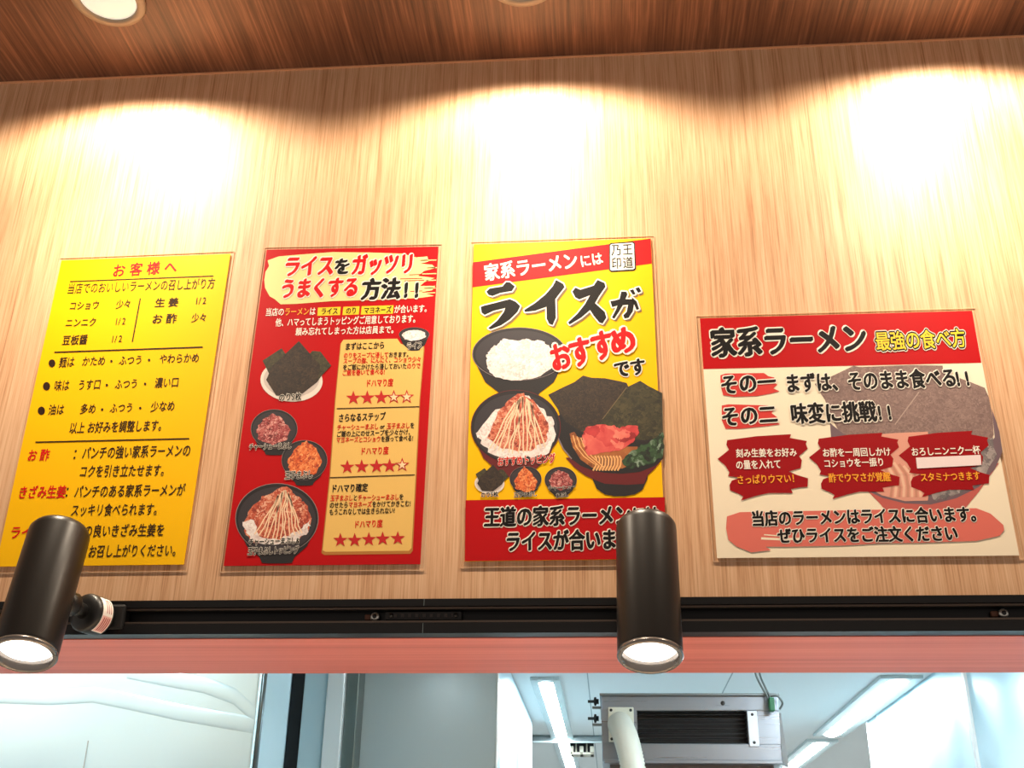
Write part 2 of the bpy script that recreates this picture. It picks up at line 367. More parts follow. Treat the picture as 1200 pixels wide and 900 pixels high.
STEP = 1.6e-5
class Lines:
    """each line of lettering written to it becomes a part of its own"""
    def __init__(s, root, name, label=None): s.root, s.name, s.label = root, name, label
class Crop:
    def __init__(s, x0, y0, k): s.x0, s.y0, s.k = x0, y0, k
    def __call__(s, x, y): return (s.x0+x/s.k, s.y0+y/s.k)
class Sheet:
    """flat print on the wall plane; layer n lies n*0.1 mm in front of the paper"""
    BASE = 0.0022
    def __init__(s, crop): s.c = crop; s.n = 0
    def P(s, x, y): p = at_y(*s.c(x, y)); return Vector((p.x, p.z))
    def y(s, layer): return WALL_Y - s.BASE - layer*1.5e-4
    def poly(s, mb, pts, m, layer, px=True):
        Q = [s.P(*p) for p in pts] if px else pts
        bm = bmesh.new(); vs = [bm.verts.new((p.x, s.y(layer), p.y)) for p in Q]
        f = bm.faces.new(vs); f.normal_update()
        if f.normal.y > 0: f.normal_flip()
        bmesh.ops.triangulate(bm, faces=[f])
        mb.take(bm, m)
    def ell(s, mb, cx, cy, rx, ry, m, layer, rot=0, n=40, jag=0, a0=0, a1=2*PI):
        pts = []
        for i in range(n):
            an = a0+(a1-a0)*i/(n if a1-a0 > 6.2 else n-1); k = 1+random.uniform(-jag, jag)
            x, y = rx*k*math.cos(an), ry*k*math.sin(an)
            pts.append((cx+x*math.cos(rot)-y*math.sin(rot), cy+x*math.sin(rot)+y*math.cos(rot)))
        s.poly(mb, pts, m, layer)
    def line(s, mb, pts, wd, m, layer):
        """polyline of width wd (crop pixels)"""
        for (a, b) in zip(pts, pts[1:]):
            dx, dy = b[0]-a[0], b[1]-a[1]; L = math.hypot(dx, dy) or 1; nx, ny = -dy/L*wd/2, dx/L*wd/2
            s.poly(mb, [(a[0]+nx, a[1]+ny), (b[0]+nx, b[1]+ny), (b[0]-nx, b[1]-ny), (a[0]-nx, a[1]-ny)], m, layer)
    def text(s, mb, runs, a, b, h, layer, m=None, bold=0.0, nib=0.0, out=None, sh=None, shear=0.0):
        """runs: string or [(string, material)]; a, b = lower left and right corner of the ink, h = ink height (crop pixels)
        nib = slanted pen thickening, out = [(material, radius em)], sh = (material, dx, dy em)"""
        if isinstance(mb, Lines):
            q = MB(); s.text(q, runs, a, b, h, layer, m, bold, nib, out, sh, shear); part(q, mb.name, mb.root, mb.label); return
        if isinstance(runs, str): runs = [(runs, m)]
        chars = [(ch, mm) for t, mm in runs for ch in t]
        tot = sum(adv(c) for c, _ in chars)
        A, B = s.P(*a), s.P(*b); U = (B-A)/tot
        mid = ((a[0]+b[0])/2, (a[1]+b[1])/2)
        H = (s.P(mid[0], mid[1]-h)-s.P(*mid)).length/0.90
        ex = (B-A).normalized(); ey = Vector((-ex.y, ex.x)); V = ey*H + ex*(H*shear)
        x = 0.0
        for i, (ch, mm) in enumerate(chars):
            if ch not in ' \u3000':
                vs, fs = glyph(ch)
                if vs:
                    base = A + U*x + V*0.075
                    def put(dx, dy, mt, yy):
                        pts = []
                        for (vx, vy) in vs:
                            q = base+U*(vx+dx)+V*(vy+dy); pts.append((q.x, yy, q.y))
                        mb.add(pts, fs, mt)
                    nibs = [(-nib, -nib*.55), (0, 0), (nib, nib*.55)] if nib else [(0, 0)]
                    if bold: nibs = [(nx+bold*math.cos(t_), ny+bold*.8*math.sin(t_)) for nx, ny in nibs for t_ in (.78, 2.36, 3.93, 5.5)]
                    if sh:
                        for k, (nx, ny) in enumerate(nibs): put(nx+sh[1], ny+sh[2], sh[0], s.y(layer-2)-k*STEP*.7)
                    if out:
                        for li, (om, orad) in enumerate(out):
                            nn = 12
                            for k in range(nn):
                                an = 2*PI*k/nn; e = nib+bold
                                put((orad+e)*math.cos(an), (orad+nib*.5+bold)*math.sin(an), om, s.y(layer-1+li*.5)-k*STEP*.4)
                    for k, (nx, ny) in enumerate(nibs): put(nx, ny, mm, s.y(layer)-k*STEP*.7)
            x += adv(ch)
    def star(s, mb, cx, cy, r, m, layer, hollow=None):
        def pts(R): return [(cx+(R if i % 2 == 0 else R*.40)*math.sin(PI*i/5), cy-(R if i % 2 == 0 else R*.40)*math.cos(PI*i/5)) for i in range(10)]
        s.poly(mb, pts(r), m, layer)
        if hollow: s.poly(mb, pts(r*.62), hollow, layer+1)

ink_black = mat('ink_black', (16, 10, 10), .6, spec=.2); ink_red = mat('ink_red', (214, 8, 14), .6, spec=.2); ink_white = mat('ink_white', (250, 240, 226), .6)
ink_brown = mat('ink_dark_brown', (48, 26, 10), .6, spec=.2)
ink_yellow = mat('ink_yellow', (252, 206, 20), .6); ink_orange = mat('ink_orange', (255, 170, 30), .6)
ink_shadow = mat('ink_soft_brown', (128, 96, 52), .6)
pap_yellow = mat('paper_yellow', (255, 194, 0), .5, spec=.2); pap_red = mat('paper_red', (188, 2, 12), .5, spec=.2); pap_cream = mat('paper_cream', (250, 234, 208), .5, spec=.2)
tan_panel = mat('print_tan', (238, 192, 104), .5); cream_brush = mat('print_cream', (246, 220, 150), .5)
dark_red = mat('print_dark_red', (158, 2, 14), .5, spec=.2); salmon = mat('print_salmon', (226, 112, 98), .5); brush_red = mat('print_brush_red', (216, 50, 44), .5)
bowl_black = mat('print_bowl_black', (30, 26, 30), .5); bowl_in = mat('print_bowl_inside', (52, 46, 52), .5); bowl_red = mat('print_bowl_red', (104, 16, 22), .5); rim_line = mat('print_rim_light', (150, 132, 130), .5)
plate_pr = mat('print_plate_white', (232, 220, 210), .5)
nori_pr = food('print_nori', [(34, 30, 16), (56, 50, 26), (78, 68, 38)], 170)
nori_dk = food('print_nori_dark', [(26, 16, 12), (46, 30, 20), (66, 46, 30)], 220)
rice_pr = food('print_rice', [(214, 190, 186), (240, 226, 222), (252, 246, 242)], 200)
pork_pr = food('print_chopped_pork', [(70, 16, 22), (150, 44, 50), (196, 104, 100), (232, 180, 168)], 260)
egg_pr = food('print_orange_egg', [(150, 40, 20), (214, 82, 30), (236, 124, 58), (246, 176, 110)], 230)
mix_pr = food('print_topping_mix', [(120, 34, 26), (188, 70, 44), (216, 118, 84), (236, 190, 162)], 200)
mayo_pr = mat('print_mayo', (250, 216, 180), .5)
meat_pr = food('print_roast_pork', [(150, 20, 28), (206, 54, 58), (228, 98, 88), (240, 150, 124)], 60)
noodle_pr = mat('print_noodle', (240, 180, 116), .5); noodle_dk = mat('print_noodle_dark', (176, 96, 44), .5); soup_pr = food('print_soup', [(110, 52, 24), (168, 92, 40), (206, 140, 70)], 60)
green_pr = food('print_greens', [(10, 20, 14), (24, 50, 28), (50, 84, 46), (160, 180, 160)], 120)
fade_nori = food('print_faded_nori', [(118, 92, 88), (136, 108, 102), (154, 126, 118)], 220)
fade_bowl = mat('print_faded_bowl', (116, 92, 100), .5); fade_in = mat('print_faded_inside', (140, 112, 114), .5)
fade_red = mat('print_faded_red', (196, 92, 84), .5); fade_soup = mat('print_faded_soup', (226, 158, 138), .5); fade_noodle = mat('print_faded_noodle', (240, 192, 164), .5)
fade_green = food('print_faded_greens', [(96, 88, 92), (130, 118, 118), (190, 176, 170)], 120)

# clear laminate: thin glossy film
film = bpy.data.materials.new('clear_laminate'); film.use_nodes = True
n = film.node_tree.nodes; l = film.node_tree.links; n.clear()
fo = n.new('ShaderNodeOutputMaterial'); mxs = n.new('ShaderNodeMixShader'); tr_ = n.new('ShaderNodeBsdfTransparent'); gl_ = n.new('ShaderNodeBsdfGlossy')
gl_.inputs['Roughness'].default_value = .12
tr_.inputs[0].default_value = (.985, .98, .97, 1)
mxs.inputs[0].default_value = .014; l.new(tr_.outputs[0], mxs.inputs[1]); l.new(gl_.outputs[0], mxs.inputs[2]); l.new(mxs.outputs[0], fo.inputs[0])
film_edge = mat('laminate_edge', (232, 200, 164), .2)

def sheet_corner(pxs): return [Vector((at_y(*p).x, at_y(*p).z)) for p in pxs]
def poster(label, cat, paper, pxs, margins):
    """pxs: photo corners TL TR BR BL of the paper; margins (left, top, right, bottom) of clear film in metres"""
    Q = sheet_corner(pxs); c = sum(Q, Vector((0, 0)))/4
    root = thing('laminated_poster', label, cat, (c.x, WALL_Y, c.y), 'laminated posters on the wood wall')
    S = Sheet(Crop(0, 0, 1))
    m = MB(); yb = WALL_Y-.0008; yf = S.y(0)
    k = [(q.x, q.y) for q in Q]
    vs = [(x, yf, z) for x, z in k]+[(x, yb, z) for x, z in k]
    m.add(vs, [[3, 2, 1, 0], [4, 5, 6, 7], [0, 1, 5, 4], [1, 2, 6, 5], [2, 3, 7, 6], [3, 0, 4, 7]], paper)
    sh = part(m, 'paper_sheet', root)
    l_, t_, r_, b_ = margins
    E = [(Q[0].x-l_, Q[0].y+t_), (Q[1].x+r_, Q[1].y+t_), (Q[2].x+r_, Q[2].y-b_), (Q[3].x-l_, Q[3].y-b_)]
    m = MB(); yy = S.y(9)
    m.add([(x, yy, z) for x, z in E], [[3, 2, 1, 0]], film)
    for i in range(4):                                               # visible cut edge of the film
        a, b = Vector(E[i]), Vector(E[(i+1) % 4]); d = (b-a).normalized(); nn = Vector((-d.y, d.x))*.0003
        p = [a+nn, b+nn, b-nn, a-nn]
        m.add([(q.x, WALL_Y-.0004, q.y) for q in p]+[(q.x, WALL_Y-.0011, q.y) for q in p], [[4, 5, 6, 7], [0, 3, 2, 1], [0, 1, 5, 4], [2, 3, 7, 6], [1, 2, 6, 5], [3, 0, 4, 7]], film_edge)
    part(m, 'laminate_film', root, 'clear glossy film edge around the sheet')
    return root

# ------------------------------------------------------------------ poster 1: plain yellow
p1 = poster('plain yellow laminated notice with black and red text only, above the left lamp', 'poster', pap_yellow,
            [(72.8, 306), (270.5, 298.3), (215.8, 662), (-4, 664.5)], (.004, .005, .005, .009))
S = Sheet(Crop(0, 280, 4.2857)); T = Lines(p1, 'text_line'); Rr = Lines(p1, 'heading_line', 'red lettering'); Ru = MB()
k, r_ = ink_brown, ink_red
S.text(Rr, 'お 客 様 へ', (563, 196), (890, 174), 62, 2, r_, bold=.026)
B1 = dict(m=k, bold=.008)
S.text(T, '当店でのおいしいラーメンの召し上がり方', (337, 280), (1080, 253), 52, 2, **B1)
for s_, a, b, h in [('コショウ', (347, 362), (500, 356), 42), ('少々', (583, 355), (660, 350), 43), ('生 姜', (778, 347), (897, 342), 43), ('1/2', (980, 336), (1038, 333), 42),
                   ('ニンニク', (328, 447), (485, 442), 42), ('1/2', (577, 439), (633, 436), 42), ('お 酢', (762, 430), (888, 426), 46), ('少々', (962, 423), (1040, 419), 43),
                   ('豆板醤', (312, 537), (440, 532), 46), ('1/2', (558, 527), (616, 524), 42),
                   ('麺は', (297, 650), (375, 645), 50), ('かため', (412, 642), (530, 638), 46), ('ふつう', (597, 637), (717, 632), 44), ('やわらかめ', (800, 630), (1002, 623), 46),
                   ('味は', (272, 768), (350, 763), 52), ('うす口', (390, 763), (508, 758), 50), ('ふつう', (577, 757), (694, 752), 46), ('濃い口', (777, 752), (900, 747), 50),
                   ('油は', (243, 888), (323, 884), 50), ('多め', (402, 882), (483, 879), 48), ('ふつう', (552, 877), (670, 872), 46), ('少なめ', (757, 872), (880, 866), 50)]:
    S.text(T, s_, a, b, h, 2, m=k, bold=.026 if s_[0] in 'お豆生' else .016)
for x, y, rr in [(265, 628, 17), (238, 743, 18), (212, 866, 18), (563, 618, 6), (752, 612, 6), (540, 738, 6), (732, 732, 6), (517, 860, 6), (708, 853, 6)]: m = MB(); S.ell(m, x, y, rr, rr*1.15, k, 2, n=20); part(m, 'bullet_dot', p1)
for a, b, wd in [((355, 218), (1075, 190), 5), ((708, 302), (668, 521), 6), ((277, 573), (1021, 547), 7)]: Ru = MB(); S.line(Ru, [a, b], wd, k, 2); part(Ru, 'ruled_line', p1)
S = Sheet(Crop(0, 480, 4.2857))
Ru = MB(); S.line(Ru, [(182, 167), (953, 149)], 7, k, 2); part(Ru, 'ruled_line', p1)
for s_, a, b, h in [('以上 お好みを調整します。', (347, 123), (836, 109), 54), ('：', (362, 255), (418, 254), 60), ('パンチの強い家系ラーメンの', (412, 252), (958, 238), 60), ('コクを引き立たせます。', (397, 343), (850, 336), 58),
                   ('：', (322, 445), (378, 444), 60), ('パンチのある家系ラーメンが', (373, 446), (930, 436), 60), ('スッキリ食べられます。', (355, 538), (815, 532), 58),
                   ('質の良いきざみ生姜を', (375, 644), (828, 637), 60), ('てお召し上がりください。', (400, 746), (910, 738), 60)]:
    S.text(T, s_, a, b, h, 2, m=k, bold=.020)
for s_, a, b, h in [('お 酢', (137, 262), (248, 259), 56), ('きざみ生姜', (90, 450), (331, 446), 60), ('ライスには', (48, 652), (330, 646), 62)]:
    S.text(Rr, s_, a, b, h, 2, m=r_, bold=.03)

# ------------------------------------------------------------------ printed dishes
def heap(S, mb, pts, m, layer, jag=5):
    out = []
    for (a, b) in zip(pts, pts[1:]+pts[:1]):
        nn = 5
        for i in range(nn):
            t = i/nn; out.append((a[0]+(b[0]-a[0])*t+random.uniform(-jag, jag)*(i > 0), a[1]+(b[1]-a[1])*t+random.uniform(-jag, jag)*(i > 0)))
    S.poly(mb, out, m, layer)
def mayo(S, mb, pk, lo, hi, n, wd, layer):
    """zigzag strands from near the peak down the heap"""
    for i in range(n):
        t = i/(n-1); x0 = pk[0]+(t-.5)*(hi-lo)*.25; x1 = lo+(hi-lo)*t
        y0 = pk[1]+abs(t-.5)*60+8; y1 = pk[2]-abs(t-.45)*60
        pts = [(x0+(x1-x0)*u+random.uniform(-1, 1)*wd*1.4, y0+(y1-y0)*u) for u in (0, .2, .4, .6, .8, 1)]
        S.line(mb, pts, wd, mayo_pr, layer)
def bowl(S, mb, cx, cy, rx, ry, base, layer=2, red=False):
    """black bowl seen from above the rim: body, foot, rim and inside"""
    S.poly(mb, [(cx-rx*.98, cy+ry*.15), (cx+rx*.98, cy+ry*.15), (cx+rx*.72, cy+(base-cy)*.62), (cx+rx*.42, cy+(base-cy)*.86), (cx+rx*.36, base-3), (cx+rx*.2, base), (cx-rx*.2, base), (cx-rx*.36, base-3), (cx-rx*.42, cy+(base-cy)*.86), (cx-rx*.72, cy+(base-cy)*.62)], bowl_red if red else bowl_black, layer)
    S.ell(mb, cx, cy, rx, ry, rim_line if not red else bowl_red, layer+.4, n=48); S.ell(mb, cx, cy, rx*.985, ry*.985, bowl_black, layer+.8, n=48)
    S.ell(mb, cx, cy+ry*.03, rx*.93, ry*.92, bowl_in, layer+1.2, n=48)
def nori_plate(S, mb, k=1.0, o=(0, 0), layer=2):
    g = lambda x, y: (o[0]+x*k, o[1]+y*k)
    S.ell(mb, *g(395, 715), 156*k, 106*k, plate_pr, layer, rot=.05); S.ell(mb, *g(395, 708), 140*k, 90*k, mat('print_plate_shade', (206, 190, 182), .5), layer+.5)
    for q, m in (([(250, 615), (345, 553), (440, 690), (330, 760), (270, 712), (287, 690)], nori_pr), ([(432, 640), (500, 566), (540, 570), (594, 640), (545, 692), (525, 722), (450, 780)], nori_pr), ([(345, 600), (432, 517), (540, 640), (525, 722), (432, 795), (318, 790), (268, 712), (300, 640)], nori_dk)):
        S.poly(mb, [g(*p) for p in q], m, layer+1+(m is nori_dk)*.5)

OUT = [(ink_white, .045)]
# ------------------------------------------------------------------ poster 2: red with star ratings
p2 = poster('red laminated poster with tan panels of star ratings and pictures of rice toppings', 'poster', pap_red,
            [(313, 293.5), (514, 289.8), (492.7, 661.5), (262.6, 663.7)], (.004, .005, .005, .008))
S = Sheet(Crop(250, 280, 4.2857)); S2 = Sheet(Crop(250, 470, 4.2857))
m = MB()
S.poly(m, [(275, 112), (330, 92), (420, 84), (600, 70), (780, 72), (950, 78), (1020, 97), (1076, 92), (1082, 118), (1040, 128), (1100, 134), (1118, 150), (1060, 165), (1030, 190), (1112, 200), (1060, 222), (1040, 240), (1115, 240), (1100, 262), (1045, 272), (1110, 290), (1040, 300), (900, 308), (600, 316), (420, 330), (340, 332), (310, 306), (285, 292), (262, 250), (258, 210), (264, 170), (282, 140)], cream_brush, 1)
for y, x0, x1 in ((112, 1040, 1122), (150, 1075, 1124), (180, 1050, 1122), (213, 1070, 1120), (252, 1060, 1118), (276, 1060, 1116)): S.line(m, [(x0, y), (x1, y-2)], 5, cream_brush, 1)
for y, x0, x1 in ((205, 940, 1050), (215, 960, 1060), (185, 985, 1050), (268, 990, 1050)): S.line(m, [(x0, y), (x1, y-3)], 4, pap_red, 1.5)
part(m, 'title_brush_mark', p2, 'cream brushed patch')
m = Lines(p2, 'title_lettering'); kw = dict(nib=.044, bold=.026, out=OUT, sh=(ink_shadow, .05, -.06))
S.text(m, [('ライス', ink_red)], (352, 193), (605, 186), 98, 4, **kw); S.text(m, [('を', ink_black)], (605, 183), (688, 180), 78, 4, **kw)
S.text(m, [('ガッツリ', ink_red)], (692, 186), (1012, 177), 100, 4, **kw)
S.text(m, [('うまくする', ink_red)], (333, 302), (730, 292), 94, 4, **kw); S.text(m, [('方法', ink_black)], (742, 308), (940, 303), 100, 4, **kw)
for x in (958, 1012): S.text(m, [('!', ink_black)], (x, 303), (x+36, 302), 88, 4, **dict(kw, bold=.06))
m = Lines(p2, 'intro_line', 'white lettering'); tx = dict(bold=.022)
S.text(m, [('当店の', ink_white), ('ラーメン', ink_orange), ('は', ink_white)], (262, 391), (514, 386), 38, 2, **tx)
for q, s_, a, b in (([(528, 349), (642, 345), (638, 386), (524, 390)], 'ライス', (540, 385), (628, 382)), ([(655, 345), (736, 342), (732, 383), (650, 386)], 'のり', (666, 382), (722, 379)), ([(747, 342), (907, 337), (903, 379), (742, 384)], 'マヨネーズ', (756, 380), (896, 375))):
    mm = MB(); S.poly(mm, q, ink_yellow, 1); S.text(mm, s_, a, b, 33, 2, ink_black, bold=.03); part(mm, 'highlighted_word', p2, 'black word on a yellow box')
S.text(m, 'が合います。', (908, 377), (1092, 371), 38, 2, ink_white, **tx)
S.text(m, '他、ハマってしまうトッピングご用意しております。', (312, 444), (1034, 424), 40, 2, ink_white, **tx)
S.text(m, '頼み忘れてしまった方は店員まで。', (413, 489), (926, 477), 38, 2, ink_white, **tx)
m = MB()
c3 = lambda x, y: (x, y+814)                                        # crop of the lower half seen from the upper one
S.poly(m, [(655, 510), (925, 505), (942, 530), (985, 545), (1060, 540), (1062, 556), c3(1040, 0), c3(1022, 380), c3(1003, 755), c3(990, 770), c3(560, 776), c3(545, 765), c3(548, 740), c3(585, 380), c3(612, 0), (640, 530)], mat('print_panel_edge', (186, 120, 50), .5), 1)
S.poly(m, [(655, 510), (925, 505), (942, 530), (985, 545), (1056, 540), (1057, 556), c3(1036, 0), c3(1017, 380), c3(997, 740), c3(984, 755), c3(566, 760), c3(551, 752), c3(553, 735), c3(590, 380), c3(616, 0), (643, 530)], tan_panel, 1.5)
part(m, 'rating_panel', p2, 'tan panel')
m = Lines(p2, 'panel_line'); bl_, rd = ink_black, ink_red; st_ = dict(bold=.028)
S.text(m, 'まずはここから', (662, 563), (862, 555), 36, 3, bl_, bold=.035)
S.text(m, [('のりをスープに浸して', rd), ('おきます。', bl_)], (655, 603), (995, 597), 27, 3, **st_)
S.text(m, [('スープの脂、にんにく、コショウ少々', rd)], (653, 631), (1045, 622), 27, 3, **st_)
S.text(m, [('をご飯にかけたら浸しておいた', bl_), ('のりで', rd)], (651, 663), (1042, 655), 28, 3, **st_)
S.text(m, [('ご飯を巻いて食べる', rd), ('!', rd)], (648, 691), (870, 685), 28, 3, **st_)
for SS, a, b in ((S, (765, 748), (905, 743)), (S2, (738, 275), (882, 270)), (S2, (706, 642), (852, 636))): SS.text(m, 'ドハマり度', a, b, 38, 3, rd, bold=.03)
S2.text(m, 'さらなるステップ', (628, 109), (866, 99), 40, 3, bl_, bold=.035)
S2.text(m, [('チャーシューまぶし', rd), (' or ', bl_), ('玉子まぶし', rd), ('を', bl_)], (622, 151), (1012, 140), 29, 3, **st_)
S2.text(m, 'ご飯の上にのせスープを少々かけ、', (620, 184), (1005, 173), 29, 3, bl_, **st_)
S2.text(m, [('マヨネーズとコショウ', rd), ('を振って食べる!', bl_)], (618, 214), (1012, 204), 29, 3, **st_)
S2.text(m, 'ドハマり確定', (592, 463), (778, 457), 40, 3, bl_, bold=.035)
S2.text(m, [('玉子まぶし', rd), ('と', bl_), ('チャーシューまぶし', rd), ('を', bl_)], (588, 506), (957, 499), 30, 3, **st_)
S2.text(m, [('のせたら', bl_), ('マヨネーズ', rd), ('をかけてかきこむ!', bl_)], (585, 541), (1000, 532), 30, 3, **st_)
S2.text(m, 'もうこれなしでは生きられない!', (583, 576), (920, 567), 30, 3, bl_, **st_)
for a, b in (((622, 42), (1036, 32)), ((587, 388), (1013, 374))): mm = MB(); S2.line(mm, [a, b], 5, ink_brown, 3); part(mm, 'ruled_line', p2)
for SS, row, full in ((S, [(705, 803), (775, 802), (845, 800), (908, 799), (973, 798)], 3), (S2, [(675, 335), (747, 333), (822, 331), (887, 329), (950, 325)], 4), (S2, [(640, 702), (712, 702), (783, 698), (852, 695), (928, 693)], 5)):
    for i, (x, y) in enumerate(row): m = MB(); SS.star(m, x, y, 38, mat('print_star_red', (196, 18, 20), .5), 3, None if i < full else mat('print_star_pale', (250, 216, 170), .5)); part(m, 'rating_star', p2, 'filled red star' if i < full else 'hollow red star')
lab = dict(out=[(ink_white, .045)], bold=.034)
m = MB(); nori_plate(S, m, layer=2); S.text(m, 'のり5枚', (330, 820), (445, 812), 36, 5.5, ink_black, **lab); part(m, 'seaweed_picture', p2, 'picture of seaweed sheets on a white plate')
m = MB(); bowl(S, m, 1010, 484, 76, 36, 566); S.ell(m, 1008, 488, 60, 27, rice_pr, 3.6, jag=.08); S.text(m, 'ライス', (972, 561), (1053, 553), 34, 5.5, ink_black, **lab); part(m, 'rice_picture', p2, 'picture of a small rice bowl')
m = MB(); bowl(S2, m, 308, 143, 117, 98, 275); heap(S2, m, [(300, 66), (350, 92), (392, 150), (370, 200), (300, 226), (232, 198), (218, 150), (250, 96)], pork_pr, 3.8); S2.text(m, 'チャーシューまぶし', (180, 251), (395, 244), 33, 5.5, ink_black, **lab); part(m, 'chopped_pork_picture', p2, 'picture of chopped pork in a black bowl')
m = MB(); bowl(S2, m, 460, 300, 115, 100, 428); heap(S2, m, [(472, 202), (520, 240), (548, 310), (520, 366), (450, 380), (385, 352), (374, 308), (420, 238)], egg_pr, 3.8); S2.text(m, '玉子まぶし', (360, 397), (502, 391), 40, 5.5, ink_black, **lab); part(m, 'egg_topping_picture', p2, 'picture of orange egg topping in a black bowl')
m = MB(); bowl(S2, m, 322, 592, 209, 176, 818); heap(S2, m, [(370, 432), (420, 480), (465, 520), (496, 590), (480, 660), (420, 705), (300, 726), (190, 705), (150, 620), (200, 530), (262, 478)], mix_pr, 3.8, 9)
heap(S2, m, [(150, 610), (210, 600), (230, 680), (330, 700), (420, 660), (490, 600), (480, 660), (420, 708), (300, 726), (190, 705)], rice_pr, 3.9, 8)
heap(S2, m, [(370, 434), (420, 482), (455, 560), (430, 650), (330, 690), (235, 668), (205, 590), (262, 480)], mix_pr, 4.0, 9); mayo(S2, m, (360, 440, 700), 210, 450, 12, 6, 4.4)
S2.text(m, 'チャーシューまぶし&', (178, 728), (432, 720), 34, 5.5, ink_black, **lab); S2.text(m, '玉子まぶしトッピング', (174, 777), (430, 768), 38, 5.5, ink_black, **lab); part(m, 'mixed_topping_picture', p2, 'large picture of topped rice with mayonnaise strands')

# ------------------------------------------------------------------ poster 3: yellow rice recommendation
p3 = poster('yellow laminated poster with red bands, a big ramen bowl and large black brush title', 'poster', pap_yellow,
            [(555.5, 287.3), (762.5, 280.2), (780.5, 655.5), (544.8, 658.3)], (.005, .005, .005, .008))
S = Sheet(Crop(530, 265, 4.4333)); S2 = Sheet(Crop(530, 440, 3.915))
m = MB(); S.poly(m, [(108.5, 192), (1030, 69), (1036, 199), (106, 322)], ink_red, 1); part(m, 'top_band', p3, 'slanted red band')
m = MB(); S2.poly(m, [(62, 575), (974, 561), (980, 843), (58.5, 854)], pap_red, 1); part(m, 'bottom_band', p3, 'red band')
m = Lines(p3, 'band_lettering', 'white lettering'); S.text(m, '家系ラーメン', (170, 290), (660, 221), 84, 2, ink_white, bold=.035); S.text(m, 'には', (668, 219), (788, 200), 62, 2, ink_white, bold=.03)
m = MB(); S.poly(m, [(814, 102), (823, 92), (939, 84), (949, 93), (955, 226), (946, 236), (825, 243), (814, 234)], ink_black, 2)
S.poly(m, [(820, 105), (828, 98), (936, 91), (943, 97), (948, 223), (941, 229), (828, 236), (820, 230)], ink_white, 3)
for ch, a, b in (('乃', (826, 159), (882, 156)), ('王', (885, 156), (940, 153)), ('印', (828, 228), (883, 225)), ('道', (887, 225), (943, 222))): S.text(m, ch, a, b, 58, 4, ink_black, bold=.012)
part(m, 'stamp_mark', p3, 'white square stamp with four black characters')
# big title traced stroke by stroke
m = MB()
CH = [MB() for _ in range(4)]
big = [
 [(178, 345), (195, 329), (262, 318), (281, 296), (300, 297), (326, 318), (311, 342), (250, 352), (210, 368), (190, 362)],
 [(149, 424), (170, 417), (300, 384), (330, 397), (354, 420), (340, 450), (300, 490), (255, 520), (200, 541), (187, 535), (235, 495), (268, 452), (276, 430), (215, 445), (170, 466), (154, 455)],
 [(540, 284), (577, 305), (584, 322), (548, 368), (536, 385), (539, 480), (522, 519), (504, 512), (491, 485), (490, 424), (430, 445), (378, 451), (375, 440), (430, 405), (485, 360), (522, 318)],
 [(624, 345), (640, 324), (665, 335), (735, 314), (755, 284), (791, 300), (796, 320), (762, 370), (742, 405), (792, 450), (801, 480), (781, 511), (764, 505), (735, 470), (716, 441), (670, 480), (610, 516), (602, 505), (650, 460), (690, 410), (716, 364), (660, 386), (640, 375)],
 [(821, 395), (845, 391), (869, 384), (878, 344), (905, 346), (910, 360), (900, 384), (936, 384), (946, 400), (938, 448), (916, 481), (895, 485), (888, 468), (906, 450), (913, 414), (886, 416), (866, 450), (842, 486), (829, 480), (850, 440), (858, 418), (831, 426)],
 [(930, 372), (958, 396), (971, 436), (957, 441), (943, 408)],
 [(922, 338), (940, 333), (952, 358), (938, 362)], [(950, 328), (970, 322), (982, 344), (966, 352)]]
for qi, q in enumerate(big):
    m = CH[0 if qi < 2 else (1 if qi == 2 else (2 if qi == 3 else 3))]
    for k_ in range(12):
        an = 2*PI*k_/12; S.poly(m, [(x+7*math.cos(an), y+7*math.sin(an)) for x, y in q], ink_white, 3+k_*.06)
    for k_ in range(8):
        an = 2*PI*k_/8; S.poly(m, [(x+9+5*math.cos(an), y+9+5*math.sin(an)) for x, y in q], ink_shadow, 2+k_*.06)
    S.poly(m, q, ink_black, 4)
kw = dict(nib=.034, bold=.026, out=[(ink_white, .055)], sh=(ink_shadow, .06, -.06))
for m in CH: part(m, 'title_character', p3, 'large black brush character with white outline')
m = Lines(p3, 'title_lettering'); S.text(m, 'です', (846, 792), (1012, 772), 84, 4, ink_black, **kw)
m = MB()
for ch, a, b, h in (('お', (522, 762), (632, 740), 138), ('す', (622, 742), (742, 718), 148), ('す', (738, 708), (856, 684), 148), ('め', (832, 678), (970, 652), 136)):
    S.text(m, ch, a, b, h, 7.0, ink_red, nib=.036, bold=.03, out=[(ink_white, .055)], sh=(ink_shadow, .05, -.05))
part(m, 'emphasis_lettering', p3, 'red brush lettering with white outline')
m = MB(); bowl(S, m, 350, 668, 246, 138, 905, 2); heap(S, m, [(178, 700), (185, 660), (205, 638), (245, 612), (262, 590), (340, 600), (400, 592), (480, 606), (512, 640), (530, 690), (518, 742), (440, 790), (330, 806), (225, 790), (182, 740)], rice_pr, 3.9, 5); part(m, 'rice_picture', p3, 'large picture of a black bowl of white rice')
m = MB(); bowl(S2, m, 292, 240, 206, 170, 470, 3.4, red=True)
heap(S2, m, [(115, 265), (200, 160), (330, 95), (400, 150), (466, 210), (472, 290), (430, 368), (330, 382), (200, 372), (130, 315)], rice_pr, 5.1, 9)
heap(S2, m, [(330, 84), (395, 150), (440, 220), (430, 310), (340, 350), (230, 340), (160, 290), (210, 170), (270, 110)], mix_pr, 5.4, 9); mayo(S2, m, (325, 90, 365), 170, 430, 13, 6, 5.7)
S2.text(m, 'おすすめトッピング', (208, 420), (474, 404), 42, 7.2, ink_red, bold=.04, out=[(ink_white, .035)]); part(m, 'mixed_topping_picture', p3, 'picture of topped rice with mayonnaise strands')
m = MB()
